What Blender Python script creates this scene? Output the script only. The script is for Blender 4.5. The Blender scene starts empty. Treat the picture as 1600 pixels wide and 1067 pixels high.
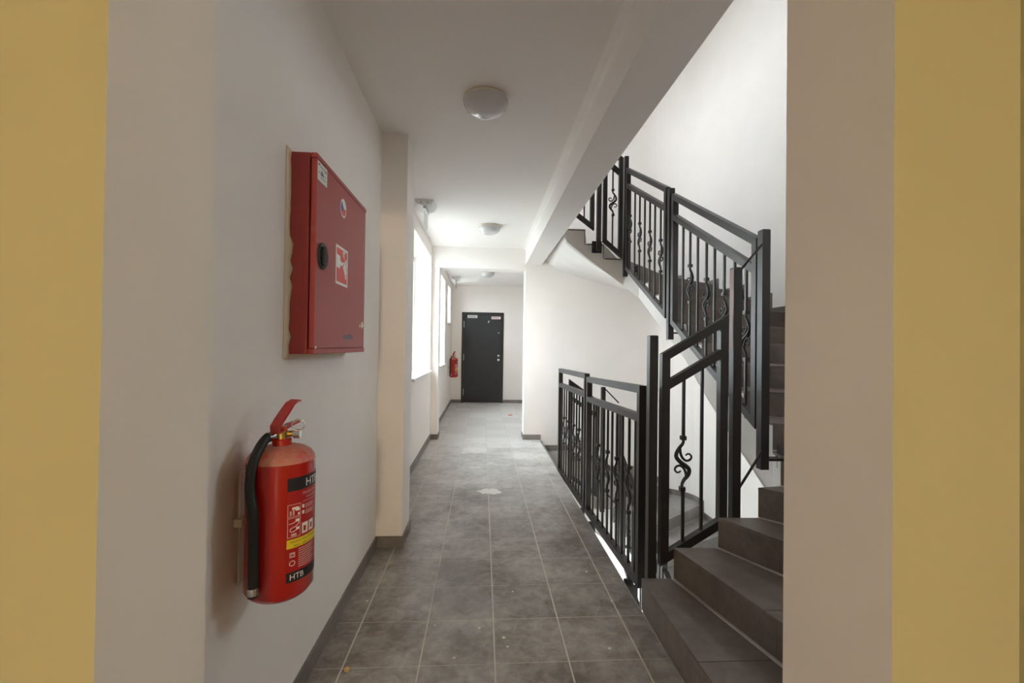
import bpy, math, random
from mathutils import Vector, Matrix
random.seed(7)
R = math.radians
scene = bpy.context.scene
COL = scene.collection

# ------------------------------------------------------------------ camera
cam = bpy.data.cameras.new('camera'); cam.sensor_width = 36.0; cam.lens = 36.0*711.0/1600.0
cam.clip_start = 0.02; cam.clip_end = 200
co = bpy.data.objects.new('camera', cam); COL.objects.link(co)
yaw, pitch, roll = R(3.634), R(0.5735), R(0.7437)
w = Vector((math.sin(yaw)*math.cos(pitch), math.cos(yaw)*math.cos(pitch), math.sin(pitch)))
r0 = Vector((math.cos(yaw), -math.sin(yaw), 0)); u0 = r0.cross(w)
cr = math.cos(roll)*r0 + math.sin(roll)*u0; cu_ = -math.sin(roll)*r0 + math.cos(roll)*u0
co.matrix_world = Matrix(((cr.x, cu_.x, -w.x, 0), (cr.y, cu_.y, -w.y, 0), (cr.z, cu_.z, -w.z, 1.27), (0, 0, 0, 1)))
scene.camera = co
cam.dof.use_dof = False

# ------------------------------------------------------------------ light
SKY = 9.0
world = bpy.data.worlds.new('overcast_sky'); scene.world = world; world.use_nodes = True
nt = world.node_tree; nt.nodes.clear()
wo = nt.nodes.new('ShaderNodeOutputWorld'); bg = nt.nodes.new('ShaderNodeBackground')
tc = nt.nodes.new('ShaderNodeTexCoord'); sx = nt.nodes.new('ShaderNodeSeparateXYZ'); rp = nt.nodes.new('ShaderNodeValToRGB')
rp.color_ramp.elements[0].position = 0.0; rp.color_ramp.elements[0].color = (0.89, 0.95, 1.0, 1)
rp.color_ramp.elements[1].position = 1.0; rp.color_ramp.elements[1].color = (0.80, 0.90, 1.0, 1)
nt.links.new(tc.outputs['Generated'], sx.inputs[0]); nt.links.new(sx.outputs['Z'], rp.inputs[0])
nt.links.new(rp.outputs[0], bg.inputs['Color']); bg.inputs['Strength'].default_value = SKY
nt.links.new(bg.outputs[0], wo.inputs[0])

vs = scene.view_settings
scene.display_settings.display_device = 'sRGB'
vs.view_transform = 'Standard'; vs.look = 'None'; vs.gamma = 1.0; vs.use_curve_mapping = False
vs.exposure = 1.15
cy = scene.cycles
cy.max_bounces = 14; cy.diffuse_bounces = 10; cy.glossy_bounces = 4; cy.transparent_max_bounces = 12
cy.caustics_reflective = False; cy.caustics_refractive = False
cy.use_denoising = True

def portal(loc, target, sx_, sy_):
    l = bpy.data.lights.new('window_portal', 'AREA'); l.shape = 'RECTANGLE'; l.size = sx_; l.size_y = sy_
    l.cycles.is_portal = True
    o = bpy.data.objects.new('window_portal', l); COL.objects.link(o)
    o.location = loc
    d = Vector(target) - Vector(loc)
    o.rotation_euler = d.to_track_quat('-Z', 'Y').to_euler()

# ------------------------------------------------------------------ materials
def new_mat(name):
    m = bpy.data.materials.new(name); m.use_nodes = True
    n = m.node_tree; b = n.nodes['Principled BSDF']
    return m, n, b
def node(n, t, **kw):
    x = n.nodes.new(t)
    for k, v in kw.items():
        if k in x.inputs.keys(): x.inputs[k].default_value = v
        else: setattr(x, k, v)
    return x
def plain(name, col, rough=0.6, metal=0.0, spec=0.5, bump=0.0, scale=60.0, vary=0.0, coat=0.0):
    m, n, b = new_mat(name)
    b.inputs['Base Color'].default_value = (*col, 1); b.inputs['Roughness'].default_value = rough
    b.inputs['Metallic'].default_value = metal; b.inputs['Specular IOR Level'].default_value = spec
    b.inputs['Coat Weight'].default_value = coat
    t = node(n, 'ShaderNodeTexCoord')
    if bump or vary:
        nz = node(n, 'ShaderNodeTexNoise', Scale=scale, Detail=5.0); n.links.new(t.outputs['Object'], nz.inputs['Vector'])
        if bump:
            bp = node(n, 'ShaderNodeBump', Strength=bump, Distance=0.003)
            n.links.new(nz.outputs['Fac'], bp.inputs['Height']); n.links.new(bp.outputs[0], b.inputs['Normal'])
        if vary:
            nz2 = node(n, 'ShaderNodeTexNoise', Scale=scale*0.08, Detail=4.0); n.links.new(t.outputs['Object'], nz2.inputs['Vector'])
            mr = node(n, 'ShaderNodeMapRange'); n.links.new(nz2.outputs['Fac'], mr.inputs['Value'])
            mr.inputs['From Min'].default_value = 0.3; mr.inputs['From Max'].default_value = 0.7
            mr.inputs['To Min'].default_value = 1-vary; mr.inputs['To Max'].default_value = 1+vary
            mx = node(n, 'ShaderNodeVectorMath', operation='SCALE'); mx.inputs[0].default_value = col
            n.links.new(mr.outputs[0], mx.inputs['Scale']); n.links.new(mx.outputs[0], b.inputs['Base Color'])
    return m
def worn(name, base, dust, lo, hi, rough=(0.55, 0.85), scale=2.2, objvar=0.08, bump=0.15, scratch=0.0, ydust_light=None):
    """base colour with dusty blotches, object to object variation and fine scratches"""
    m, n, b = new_mat(name)
    g = node(n, 'ShaderNodeNewGeometry'); oi = node(n, 'ShaderNodeObjectInfo')
    nz = node(n, 'ShaderNodeTexNoise', Scale=scale, Detail=9.0, Roughness=0.68); n.links.new(g.outputs['Position'], nz.inputs['Vector'])
    nzb = node(n, 'ShaderNodeTexNoise', Scale=scale*7, Detail=6.0, Roughness=0.7, Distortion=0.6); n.links.new(g.outputs['Position'], nzb.inputs['Vector'])
    ad = node(n, 'ShaderNodeMath', operation='MULTIPLY_ADD'); n.links.new(nzb.outputs['Fac'], ad.inputs[0]); ad.inputs[1].default_value = 0.55
    n.links.new(nz.outputs['Fac'], ad.inputs[2])
    src = ad.outputs[0]
    if ydust_light:   # far half of the floor painted paler: window light plus thicker dust
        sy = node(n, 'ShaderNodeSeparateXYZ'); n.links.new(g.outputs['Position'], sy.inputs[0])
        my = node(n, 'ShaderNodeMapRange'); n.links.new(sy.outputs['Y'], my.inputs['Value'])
        my.inputs['From Min'].default_value = ydust_light[0]; my.inputs['From Max'].default_value = ydust_light[1]; my.inputs['To Max'].default_value = ydust_light[2]
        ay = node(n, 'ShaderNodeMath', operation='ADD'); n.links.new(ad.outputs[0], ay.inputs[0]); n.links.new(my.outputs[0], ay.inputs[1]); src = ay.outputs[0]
    mr = node(n, 'ShaderNodeMapRange'); n.links.new(src, mr.inputs['Value'])
    mr.inputs['From Min'].default_value = lo; mr.inputs['From Max'].default_value = hi
    mx = node(n, 'ShaderNodeMix', data_type='RGBA'); mx.inputs[6].default_value = (*base, 1); mx.inputs[7].default_value = (*dust, 1)
    n.links.new(mr.outputs[0], mx.inputs[0])
    last = mx.outputs[2]
    if scratch:
        mp = node(n, 'ShaderNodeMapping'); mp.inputs['Scale'].default_value = (9, 60, 26); mp.inputs['Rotation'].default_value = (0.5, 0.3, 0.6)
        n.links.new(g.outputs['Position'], mp.inputs[0])
        ns = node(n, 'ShaderNodeTexNoise', Scale=1.0, Detail=3.0); n.links.new(mp.outputs[0], ns.inputs['Vector'])
        ms = node(n, 'ShaderNodeMapRange'); n.links.new(ns.outputs['Fac'], ms.inputs['Value'])
        ms.inputs['From Min'].default_value = 0.64; ms.inputs['From Max'].default_value = 0.78; ms.inputs['To Max'].default_value = scratch
        m2 = node(n, 'ShaderNodeMix', data_type='RGBA'); n.links.new(last, m2.inputs[6]); m2.inputs[7].default_value = (*dust, 1)
        n.links.new(ms.outputs[0], m2.inputs[0]); last = m2.outputs[2]
    if objvar:
        ov = node(n, 'ShaderNodeMapRange'); n.links.new(oi.outputs['Random'], ov.inputs['Value'])
        ov.inputs['To Min'].default_value = 1-objvar; ov.inputs['To Max'].default_value = 1+objvar
        sc = node(n, 'ShaderNodeVectorMath', operation='SCALE'); n.links.new(last, sc.inputs[0]); n.links.new(ov.outputs[0], sc.inputs['Scale'])
        last = sc.outputs[0]
    n.links.new(last, b.inputs['Base Color'])
    rr = node(n, 'ShaderNodeMapRange'); n.links.new(mr.outputs[0], rr.inputs['Value'])
    rr.inputs['To Min'].default_value = rough[0]; rr.inputs['To Max'].default_value = rough[1]; n.links.new(rr.outputs[0], b.inputs['Roughness'])
    if bump:
        bp = node(n, 'ShaderNodeBump', Strength=bump, Distance=0.002); n.links.new(nzb.outputs['Fac'], bp.inputs['Height']); n.links.new(bp.outputs[0], b.inputs['Normal'])
    return m

M = {}
M['paint'] = plain('white_wall_paint', (0.835, 0.79, 0.755), 0.9, bump=0.12, scale=45, vary=0.015, spec=0.25)
M['ceiling'] = plain('white_ceiling_paint', (0.83, 0.795, 0.77), 0.92, bump=0.08, scale=40, spec=0.2)
M['yellow'] = plain('yellow_wall_paint', (0.48, 0.435, 0.26), 0.85, bump=0.1, scale=40, vary=0.02, spec=0.25)
M['plaster'] = plain('cream_filler', (0.72, 0.62, 0.44), 0.9, bump=0.5, scale=30, vary=0.1)
M['concrete'] = plain('rough_render', (0.70, 0.67, 0.64), 0.92, bump=0.5, scale=25, vary=0.06)
M['tile'] = worn('floor_tile', (0.150, 0.122, 0.103), (0.56, 0.54, 0.52), 0.64, 1.15, (0.34, 0.5), 2.2, 0.09, ydust_light=(3.0, 7.0, 0.50))
M['stairtile'] = worn('stair_tile', (0.135, 0.106, 0.090), (0.27, 0.23, 0.20), 0.68, 1.10, (0.42, 0.66), 2.2, 0.06)
M['dustytile'] = worn('dusty_stair_tile', (0.20, 0.185, 0.175), (0.36, 0.345, 0.33), 0.60, 1.0, (0.45, 0.7), 2.2, 0.06)
M['skirt'] = worn('skirting_tile', (0.16, 0.14, 0.125), (0.27, 0.25, 0.23), 0.65, 1.1, (0.4, 0.7), 3.0, 0.06)
M['grout'] = plain('grout', (0.55, 0.51, 0.46), 0.95, bump=0.3, scale=80, vary=0.12)
M['steel'] = worn('dark_brown_steel', (0.020, 0.0155, 0.0135), (0.06, 0.05, 0.045), 0.88, 1.30, (0.40, 0.6), 6.0, 0.0, 0.05)
M['bolt'] = plain('zinc_bolt', (0.5, 0.5, 0.5), 0.35, 1.0)
M['cabinet'] = worn('red_cabinet_paint', (0.34, 0.040, 0.038), (0.46, 0.20, 0.18), 0.95, 1.6, (0.5, 0.6), 5.0, 0.0, 0.03, scratch=0.25)
M['cabinet_edge'] = plain('red_cabinet_edge', (0.30, 0.018, 0.012), 0.4)
M['red'] = plain('extinguisher_red', (0.40, 0.010, 0.005), 0.26, coat=0.4)
M['dust_red'] = worn('dusty_red', (0.48, 0.02, 0.012), (0.52, 0.30, 0.22), 0.55, 1.0, (0.3, 0.7), 14.0, 0.0, 0.05)
M['label_red'] = plain('label_red', (0.36, 0.008, 0.010), 0.4)
M['white'] = plain('white_print', (0.78, 0.76, 0.74), 0.5)
M['pinkprint'] = plain('pale_pink_print', (0.62, 0.40, 0.38), 0.5)
M['black'] = plain('black_print', (0.012, 0.012, 0.016), 0.5)
M['rubber'] = plain('black_rubber', (0.018, 0.018, 0.017), 0.55, bump=0.2, scale=200)
M['sticker_yellow'] = plain('yellow_print', (0.75, 0.60, 0.02), 0.5)
M['brass'] = plain('brass', (0.60, 0.40, 0.12), 0.32, 1.0)
M['chrome'] = plain('chrome', (0.68, 0.68, 0.68), 0.2, 1.0)
M['signred'] = plain('sign_red', (0.62, 0.035, 0.03), 0.45)
M['blue'] = plain('flag_blue', (0.03, 0.07, 0.30), 0.5)
M['greytext'] = plain('faded_grey_print', (0.16, 0.12, 0.17), 0.6)
M['offwhite'] = plain('label_paper', (0.66, 0.66, 0.62), 0.6)
M['plastic'] = plain('white_plastic', (0.80, 0.80, 0.79), 0.3)
M['lampbase'] = plain('cream_plastic', (0.74, 0.66, 0.52), 0.45)
M['door'] = worn('black_door_paint', (0.022, 0.023, 0.026), (0.14, 0.145, 0.15), 0.98, 1.45, (0.6, 0.75), 3.0, 0.0, 0.03)
M['doorframe'] = plain('black_frame_paint', (0.014, 0.014, 0.014), 0.45)
M['orange'] = plain('orange_wrapper', (0.75, 0.13, 0.04), 0.5)
M['foil'] = plain('tan_crumb', (0.55, 0.38, 0.16), 0.6, bump=0.4, scale=90)
M['chip'] = plain('plaster_chip', (0.72, 0.70, 0.66), 0.9)
M['ground'] = plain('ground', (0.30, 0.30, 0.27), 0.95)
# opal glass dome
m, n, b = new_mat('opal_glass'); b.inputs['Base Color'].default_value = (0.60, 0.59, 0.60, 1); b.inputs['Roughness'].default_value = 0.10
b.inputs['Subsurface Weight'].default_value = 0.0; b.inputs['Coat Weight'].default_value = 0.3; M['opal'] = m
# window pane and clear acrylic
def glassy(name, tint, gl):
    m, n, b = new_mat(name); n.nodes.remove(b)
    tr = node(n, 'ShaderNodeBsdfTransparent'); tr.inputs[0].default_value = (*tint, 1)
    gs = node(n, 'ShaderNodeBsdfGlossy'); gs.inputs['Roughness'].default_value = 0.03
    mx = node(n, 'ShaderNodeMixShader'); mx.inputs[0].default_value = gl
    n.links.new(tr.outputs[0], mx.inputs[1]); n.links.new(gs.outputs[0], mx.inputs[2])
    n.links.new(mx.outputs[0], n.nodes['Material Output'].inputs[0]); return m
M['pane'] = glassy('window_glass', (0.96, 0.975, 0.97), 0.05)
M['acrylic'] = glassy('clear_acrylic', (0.80, 0.82, 0.82), 0.12)

# ------------------------------------------------------------------ mesh builder
class MB:
    def __init__(s): s.v = []; s.f = []; s.sm = []; s.mi = []
    def add(s, vs_, fs, smooth=False, mi=0):
        o = len(s.v); s.v += [tuple(p) for p in vs_]
        for f in fs: s.f.append([o+i for i in f]); s.sm.append(smooth); s.mi.append(mi)
        return s
    def box(s, x0, y0, z0, x1, y1, z1, mi=0):
        return s.add([(x0,y0,z0),(x1,y0,z0),(x1,y1,z0),(x0,y1,z0),(x0,y0,z1),(x1,y0,z1),(x1,y1,z1),(x0,y1,z1)],
                     [(0,3,2,1),(4,5,6,7),(0,1,5,4),(1,2,6,5),(2,3,7,6),(3,0,4,7)], False, mi)
    def bar(s, p0, p1, a, bdim, side=None, vertical_cut=False):
        """rectangular bar from p0 to p1; a = width along side vector, bdim = height; vertical_cut keeps the ends plumb"""
        p0 = Vector(p0); p1 = Vector(p1); d = (p1-p0).normalized()
        sd = Vector(side).normalized() if side else (Vector((0,0,1)).cross(d).normalized() if abs(d.z) < 0.99 else Vector((1,0,0)))
        up = Vector((0,0,1)) if vertical_cut else sd.cross(d).normalized()
        if up.z < 0: up = -up
        hs = sd*a/2; hu = up*bdim/2
        q = [p0-hs-hu, p0+hs-hu, p0+hs+hu, p0-hs+hu, p1-hs-hu, p1+hs-hu, p1+hs+hu, p1-hs+hu]
        return s.add(q, [(0,1,2,3),(7,6,5,4),(0,4,5,1),(1,5,6,2),(2,6,7,3),(3,7,4,0)])
    def tube(s, pts, rad, seg=8, caps=True):
        pts = [Vector(p) for p in pts]; n_ = len(pts)
        rs = rad if isinstance(rad, (list, tuple)) else [rad]*n_
        vs_ = []; ref = None
        for i, p in enumerate(pts):
            t = (pts[min(i+1, n_-1)]-pts[max(i-1, 0)]).normalized()
            if ref is None: ref = Vector((0,0,1)) if abs(t.z) < 0.9 else Vector((1,0,0))
            a = t.cross(ref).normalized(); ref = a.cross(t).normalized()
            for k in range(seg):
                an = 2*math.pi*k/seg; vs_.append(p + rs[i]*(math.cos(an)*a + math.sin(an)*ref))
        fs = []
        for i in range(n_-1):
            for k in range(seg):
                fs.append((i*seg+k, i*seg+(k+1) % seg, (i+1)*seg+(k+1) % seg, (i+1)*seg+k))
        s.add(vs_, fs, True)
        if caps:
            s.add([vs_[k] for k in range(seg)], [tuple(range(seg))[::-1]])
            s.add([vs_[(n_-1)*seg+k] for k in range(seg)], [tuple(range(seg))])
        return s
    def lathe(s, prof, c, seg=32, axis='z', smooth=True, mi=0):
        vs_ = []
        for (r, h) in prof:
            for k in range(seg):
                a = 2*math.pi*k/seg; x, y = r*math.cos(a), r*math.sin(a)
                p = (x, y, h) if axis == 'z' else ((h, x, y) if axis == 'x' else (x, h, y))
                vs_.append((c[0]+p[0], c[1]+p[1], c[2]+p[2]))
        fs = []
        for i in range(len(prof)-1):
            for k in range(seg): fs.append((i*seg+k, i*seg+(k+1) % seg, (i+1)*seg+(k+1) % seg, (i+1)*seg+k))
        return s.add(vs_, fs, smooth, mi)
    def prism(s, poly, z0, z1, mi=0):
        """z0 / z1 scalars or per-vertex lists"""
        n_ = len(poly)
        area = sum(poly[i][0]*poly[(i+1) % n_][1]-poly[(i+1) % n_][0]*poly[i][1] for i in range(n_))
        za = z0 if isinstance(z0, list) else [z0]*n_; zb = z1 if isinstance(z1, list) else [z1]*n_
        if area < 0: poly = poly[::-1]; za = za[::-1]; zb = zb[::-1]
        vs_ = [(p[0], p[1], za[i]) for i, p in enumerate(poly)] + [(p[0], p[1], zb[i]) for i, p in enumerate(poly)]
        fs = [tuple(range(n_))[::-1], tuple(range(n_, 2*n_))] + [(i, (i+1) % n_, n_+(i+1) % n_, n_+i) for i in range(n_)]
        return s.add(vs_, fs, False, mi)
    def mesh(s, name, mats):
        me = bpy.data.meshes.new(name); me.from_pydata(s.v, [], s.f)
        for mm in (mats if isinstance(mats, (list, tuple)) else [mats]): me.materials.append(mm)
        me.polygons.foreach_set('use_smooth', s.sm); me.polygons.foreach_set('material_index', s.mi)
        me.update(); return me
    def build(s, name, mats, parent=None, label=None, kind=None, loc=None):
        return put(name, s.mesh(name, mats), parent, label, kind, loc)

def put(name, me, parent=None, label=None, kind=None, loc=None):
    o = bpy.data.objects.new(name, me); COL.objects.link(o)
    if parent: o.parent = parent
    if loc: o.location = loc
    if label: o['label'] = label
    if kind: o['kind'] = kind
    return o
def thing(name, label, cat, loc=(0, 0, 0), rz=0, group=None):
    o = bpy.data.objects.new(name, None); COL.objects.link(o); o.empty_display_size = 0.1
    o.location = loc; o.rotation_euler = (0, 0, rz); o['label'] = label; o['category'] = cat
    if group: o['group'] = group
    return o
def struct(name, mb, mats, parent=None):
    return mb.build(name, mats, parent, kind=None if parent else 'structure')
def structroot(name):
    o = bpy.data.objects.new(name, None); COL.objects.link(o); o['kind'] = 'structure'; return o
def copy_tree(o, parent=None):
    c = o.copy(); COL.objects.link(c)
    if parent: c.parent = parent
    for ch in list(o.children): copy_tree(ch, c)
    return c

# ------------------------------------------------------------------ levels and plan
ZU = 2.765          # upper floor
ZL = -2.85          # lower floor
ZTOP = 5.40
XR = 2.80; YN = 0.87; YF = 6.17; YEND = 10.15
EX0, EX1 = 0.785, 1.55       # stair eye
EYN, EYF = 2.18, 4.60

# ------------------------------------------------------------------ room shell
fl = structroot('floor')
mb = MB(); mb.box(-0.95, YN, -0.19, 0.781, YEND+0.1, -0.0008); mb.box(-0.52, 0.50, -0.19, 0.62, YN, -0.0008); mb.box(0.781, 6.40, -0.19, 2.5, YEND+0.1, -0.0008); mb.build('slab', M['grout'], fl)
# individual floor tiles 30 x 30 cm
tiles = {}
def tile_mesh(wx, wy):
    key = (round(wx, 3), round(wy, 3))
    if key not in tiles:
        mb = MB(); c = 0.0025
        mb.add([(0,0,-0.010),(wx,0,-0.010),(wx,wy,-0.010),(0,wy,-0.010),(0,0,-0.0006),(wx,0,-0.0006),(wx,wy,-0.0006),(0,wy,-0.0006),
                (c,c,0),(wx-c,c,0),(wx-c,wy-c,0),(c,wy-c,0)],
               [(0,1,5,4),(1,2,6,5),(2,3,7,6),(3,0,4,7),(4,5,9,8),(5,6,10,9),(6,7,11,10),(7,4,8,11),(8,9,10,11)])
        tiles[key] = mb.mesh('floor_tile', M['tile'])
    return tiles[key]
gx = [-0.5346-0.2995, -0.5346, -0.2351, 0.0644, 0.3639, 0.6634, 0.781, 0.963, 1.2625, 1.562]
rows = [0.642+0.2975*i for i in range(33)]
gap = 0.0068; gapy = 0.0036
ti = 0
for j in range(len(rows)-1):
    y0, y1 = rows[j], min(rows[j+1], YEND)
    if y1-y0 < 0.05: continue
    for i in range(len(gx)-1):
        x0, x1 = gx[i], gx[i+1]
        if y0 < YN-0.1: x0, x1 = max(x0, -0.50), min(x1, 0.60)
        lim = -0.66 if y1 < 3.0 else -0.72
        x0 = max(x0, lim)
        if x0 > 0.78 and y0 < 6.42: continue
        if YF < y0 < 6.42: x1 = min(x1, 0.565)
        if x1-x0 < 0.03: continue
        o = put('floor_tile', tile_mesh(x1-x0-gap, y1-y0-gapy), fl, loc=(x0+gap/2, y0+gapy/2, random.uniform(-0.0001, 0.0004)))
        o.rotation_euler = (random.uniform(-0.0008, 0.0008), random.uniform(-0.0008, 0.0008), 0)

# left wall: full height with window holes; near part stands 45 mm proud
holes = []   # (y0,y1,z0,z1)
def level_windows(z): return [(4.58, 6.10, z+0.93, z+2.43), (7.25, 8.35, z+0.93, z+2.43), (8.95, 9.68, z+1.72, z+2.45)]
holes += level_windows(0.0)
holes += [(3.9, 5.85, ZU+0.93, ZU+2.23)]
holes += [(1.2, 2.9, ZL+0.5, ZL+2.5), (3.4, 6.10, ZL+0.5, ZL+2.5)]
def wall_x(x0, x1, ya, yb, za, zb, hs, name, mat=None):
    ys = sorted({ya, yb, *[h[0] for h in hs], *[h[1] for h in hs]}); zs = sorted({za, zb, *[h[2] for h in hs], *[h[3] for h in hs]})
    ys = [y for y in ys if ya <= y <= yb]; zs = [z for z in zs if za <= z <= zb]
    mb = MB()
    # column by column, merging runs in z
    for a, b_ in zip(ys[:-1], ys[1:]):
        run = None
        for c, d in zip(zs[:-1], zs[1:]):
            my, mz = (a+b_)/2, (c+d)/2
            inside = any(h[0] < my < h[1] and h[2] < mz < h[3] for h in hs)
            if inside:
                if run is not None: mb.box(x0, a, run, x1, b_, c); run = None
            elif run is None: run = c
        if run is not None: mb.box(x0, a, run, x1, b_, zb)
    return struct(name, mb, mat or M['paint'])
wall_x(-1.05, -0.70, YN-0.2, YEND+0.2, ZL-0.2, ZTOP+0.2, holes, 'wall_left')
mb = MB(); mb.box(-0.71, YN-0.02, -0.19, -0.655, 2.93, 2.62); struct('wall_left_near', mb, M['paint'])
# pilasters and cross beam
mb = MB(); mb.box(-0.72, 2.905, -0.015, -0.491, 3.18, 2.62); struct('pillar_near', mb, M['paint'])
mb = MB(); mb.box(-0.72, 6.19, -0.015, -0.602, 6.42, 2.62); struct('pillar_far', mb, M['paint'])
mb = MB(); mb.box(-0.72, YF, 2.317, 0.57, 6.45, 2.62); struct('beam_cross', mb, M['ceiling'])
# ceiling slab, stair edge beam
mb = MB(); mb.box(-0.95, 0.62, 2.60, 0.70, YEND+0.1, ZU); mb.box(0.70, 6.30, 2.60, 2.65, YEND+0.1, ZU); struct('ceiling', mb, M['ceiling'])
mb = MB()
prof = [(0.785, ZU), (0.785, 2.384), (0.565, 2.384), (0.565, 2.555), (0.552, 2.585), (0.520, 2.601), (0.520, ZU)]
pv = [(x, YN, z) for x, z in prof] + [(x, YF+0.02, z) for x, z in prof]; k = len(prof)
mb.add(pv, [tuple(range(k)), tuple(range(k, 2*k))[::-1]] + [(i, k+i, k+(i+1) % k, (i+1) % k) for i in range(k)]); struct('beam_stair_edge', mb, M['ceiling'])
# far end wall and right corridor wall
mb = MB(); mb.box(-1.05, YEND, ZL-0.2, -0.475, YEND+0.25, ZTOP+0.2); mb.box(0.455, YEND, ZL-0.2, 3.2, YEND+0.25, ZTOP+0.2)
mb.box(-0.475, YEND, 2.012, 0.455, YEND+0.25, ZTOP+0.2); mb.box(-0.475, YEND, ZL-0.2, 0.455, YEND+0.25, 0.0); mb.box(-0.6, YEND+0.24, -0.1, 0.6, YEND+0.3, 2.2)
struct('wall_end', mb, M['paint'])
mb = MB(); mb.box(0.565, YF+0.001, ZL-0.2, 2.65, 6.42, ZTOP+0.2); struct('wall_partition', mb, M['paint'])
mb = MB(); mb.box(2.40, 6.40, ZL-0.2, 2.65, YEND+0.02, ZTOP+0.2); struct('wall_right', mb, M['paint'])
# stairwell outer wall (rounded far corner)
arc_c = (XR-0.55, YF-0.55)
arc = [(arc_c[0]+0.55*math.cos(a), arc_c[1]+0.55*math.sin(a)) for a in [math.pi/2*i/14 for i in range(15)]]
BND = [(0.70, YN), (XR, YN)] + arc + [(0.50, YF)]
mb = MB()
inner = arc + [(0.566, YF)]
outer = [(arc_c[0]+0.80*math.cos(a), arc_c[1]+0.80*math.sin(a)) for a in [math.pi/2*i/14 for i in range(15)]] + [(0.566, YF+0.25)]
z0, z1 = ZL-0.2, ZTOP+0.2
for i in range(len(inner)-1):
    a, b_, c, d = inner[i], inner[i+1], outer[i+1], outer[i]
    mb.add([(*a, z0), (*b_, z0), (*b_, z1), (*a, z1)], [(3, 2, 1, 0)], i <= 13)
    mb.add([(*d, z0), (*c, z0), (*c, z1), (*d, z1)], [(0, 1, 2, 3)])
struct('wall_stairwell_round', mb, M['paint'])
STAIR_FILLWIN = (1.45, 2.05, 1.95, 2.70)  # opening added out of view to light the left wall
wall_x(XR, XR+0.25, YN-0.1, YF-0.55, ZL-0.2, ZTOP+0.2, [STAIR_FILLWIN], 'wall_stairwell')
# upper ceiling, lower floor
mb = MB(); mb.box(-1.05, 0.6, ZTOP, 3.2, YEND+0.2, ZTOP+0.2); struct('ceiling_upper', mb, M['ceiling'])
mb = MB(); mb.box(-1.05, 0.6, ZL-0.2, 3.2, YEND+0.2, ZL); struct('floor_lower', mb, M['tile'])
# near wall with the opening the camera looks through (yellow on the room side)
mb = MB()
def ybox(x0, z0, x1, z1): # room face yellow
    y0, y1 = 0.63, YN
    mb.add([(x0,y0,z0),(x1,y0,z0),(x1,y1,z0),(x0,y1,z0),(x0,y0,z1),(x1,y0,z1),(x1,y1,z1),(x0,y1,z1)],
           [(0,3,2,1),(4,5,6,7),(1,2,6,5),(2,3,7,6),(3,0,4,7)], False, 0)
    mb.add([(x0,y0,z0),(x1,y0,z0),(x1,y0,z1),(x0,y0,z1)], [(0,1,2,3)], False, 1)
ybox(-2.6, -0.19, -0.50, 2.16); ybox(0.60, -0.19, 3.2, 2.16); ybox(-2.6, 2.16, 3.2, 2.62)
struct('wall_near', mb, [M['paint'], M['yellow']])
mb = MB(); mb.box(-1.05, 0.63, 2.62, 3.2, YN, ZTOP+0.2); mb.box(-1.05, 0.63, ZL-0.2, 3.2, YN, -0.19); struct('wall_near_storeys', mb, M['paint'])
# yellow room behind the camera
RB = -6.9
mb = MB(); mb.box(-2.6, RB-0.3, -0.19, 1.6, 0.63, -0.012); struct('floor_room', mb, M['tile'])
mb = MB(); mb.box(-2.6, RB-0.3, 2.60, 1.6, 0.64, 2.8); struct('ceiling_room', mb, M['ceiling'])
ROOMWIN = (-3.6, -2.4, 0.95, 1.95)
wall_x(-2.6, -2.3, RB-0.3, 0.63, -0.1, 2.62, [ROOMWIN], 'wall_room_left', M['yellow'])
mb = MB(); mb.box(0.80, RB-0.3, -0.1, 1.1, 0.635, 2.62); struct('wall_room_right', mb, M['yellow'])
mb = MB(); mb.box(-2.6, RB-0.3, -0.1, 1.1, RB, 2.62); struct('wall_room_back', mb, M['yellow'])
# warm fill light added in the unseen yellow room behind the camera
lt = bpy.data.lights.new('room_fill_light', 'POINT'); lt.energy = 170.0; lt.color = (1.0, 0.80, 0.57); lt.shadow_soft_size = 0.12
ROOM_FILL = bpy.data.objects.new('room_fill_light', lt); COL.objects.link(ROOM_FILL); ROOM_FILL.location = (0.22, -5.4, 2.30)
# windows
wn = 0
def window_x(y0, y1, z0, z1, X0=-0.98, XS=-0.672):
    global wn; wn += 1
    root = structroot('window_%d' % wn); t = 0.055
    mb = MB()
    for (a, b_, c, d) in ((y0, y0+t, z0, z1), (y1-t, y1, z0, z1), (y0+t, y1-t, z0, z0+t), (y0+t, y1-t, z1-t, z1)): mb.box(X0, a, c, X0+0.06, b_, d)
    if y1-y0 > 1.0: ym = (y0+y1)/2; mb.box(X0, ym-0.04, z0+t, X0+0.06, ym+0.04, z1-t)
    mb.build('frame', M['plastic'], root)
    mb = MB(); mb.box(X0+0.025, y0+t, z0+t, X0+0.033, y1-t, z1-t); mb.build('pane', M['pane'], root)
    mb = MB(); mb.box(X0+0.06, y0-0.03, z0-0.028, XS, y1+0.03, z0+0.002); mb.build('sill', M['plastic'], root)
    portal((X0-0.03, (y0+y1)/2, (z0+z1)/2), (5, (y0+y1)/2, (z0+z1)/2), z1-z0, y1-y0)
for h in holes: window_x(*h)
wn += 1  # frame, pane and portal of the added stairwell opening
root = structroot('window_%d' % wn); ya, yb, za, zb_ = STAIR_FILLWIN; mb = MB()
for (a, b_, c, d) in ((ya, ya+.06, za, zb_), (yb-.06, yb, za, zb_), (ya+.06, yb-.06, za, za+.06), (ya+.06, yb-.06, zb_-.06, zb_)): mb.box(XR+.15, a, c, XR+.21, b_, d)
mb.build('frame', M['plastic'], root)
mb = MB(); mb.box(XR+.175, ya+.055, za+.055, XR+.183, yb-.055, zb_-.055); mb.build('pane', M['pane'], root)
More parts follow.
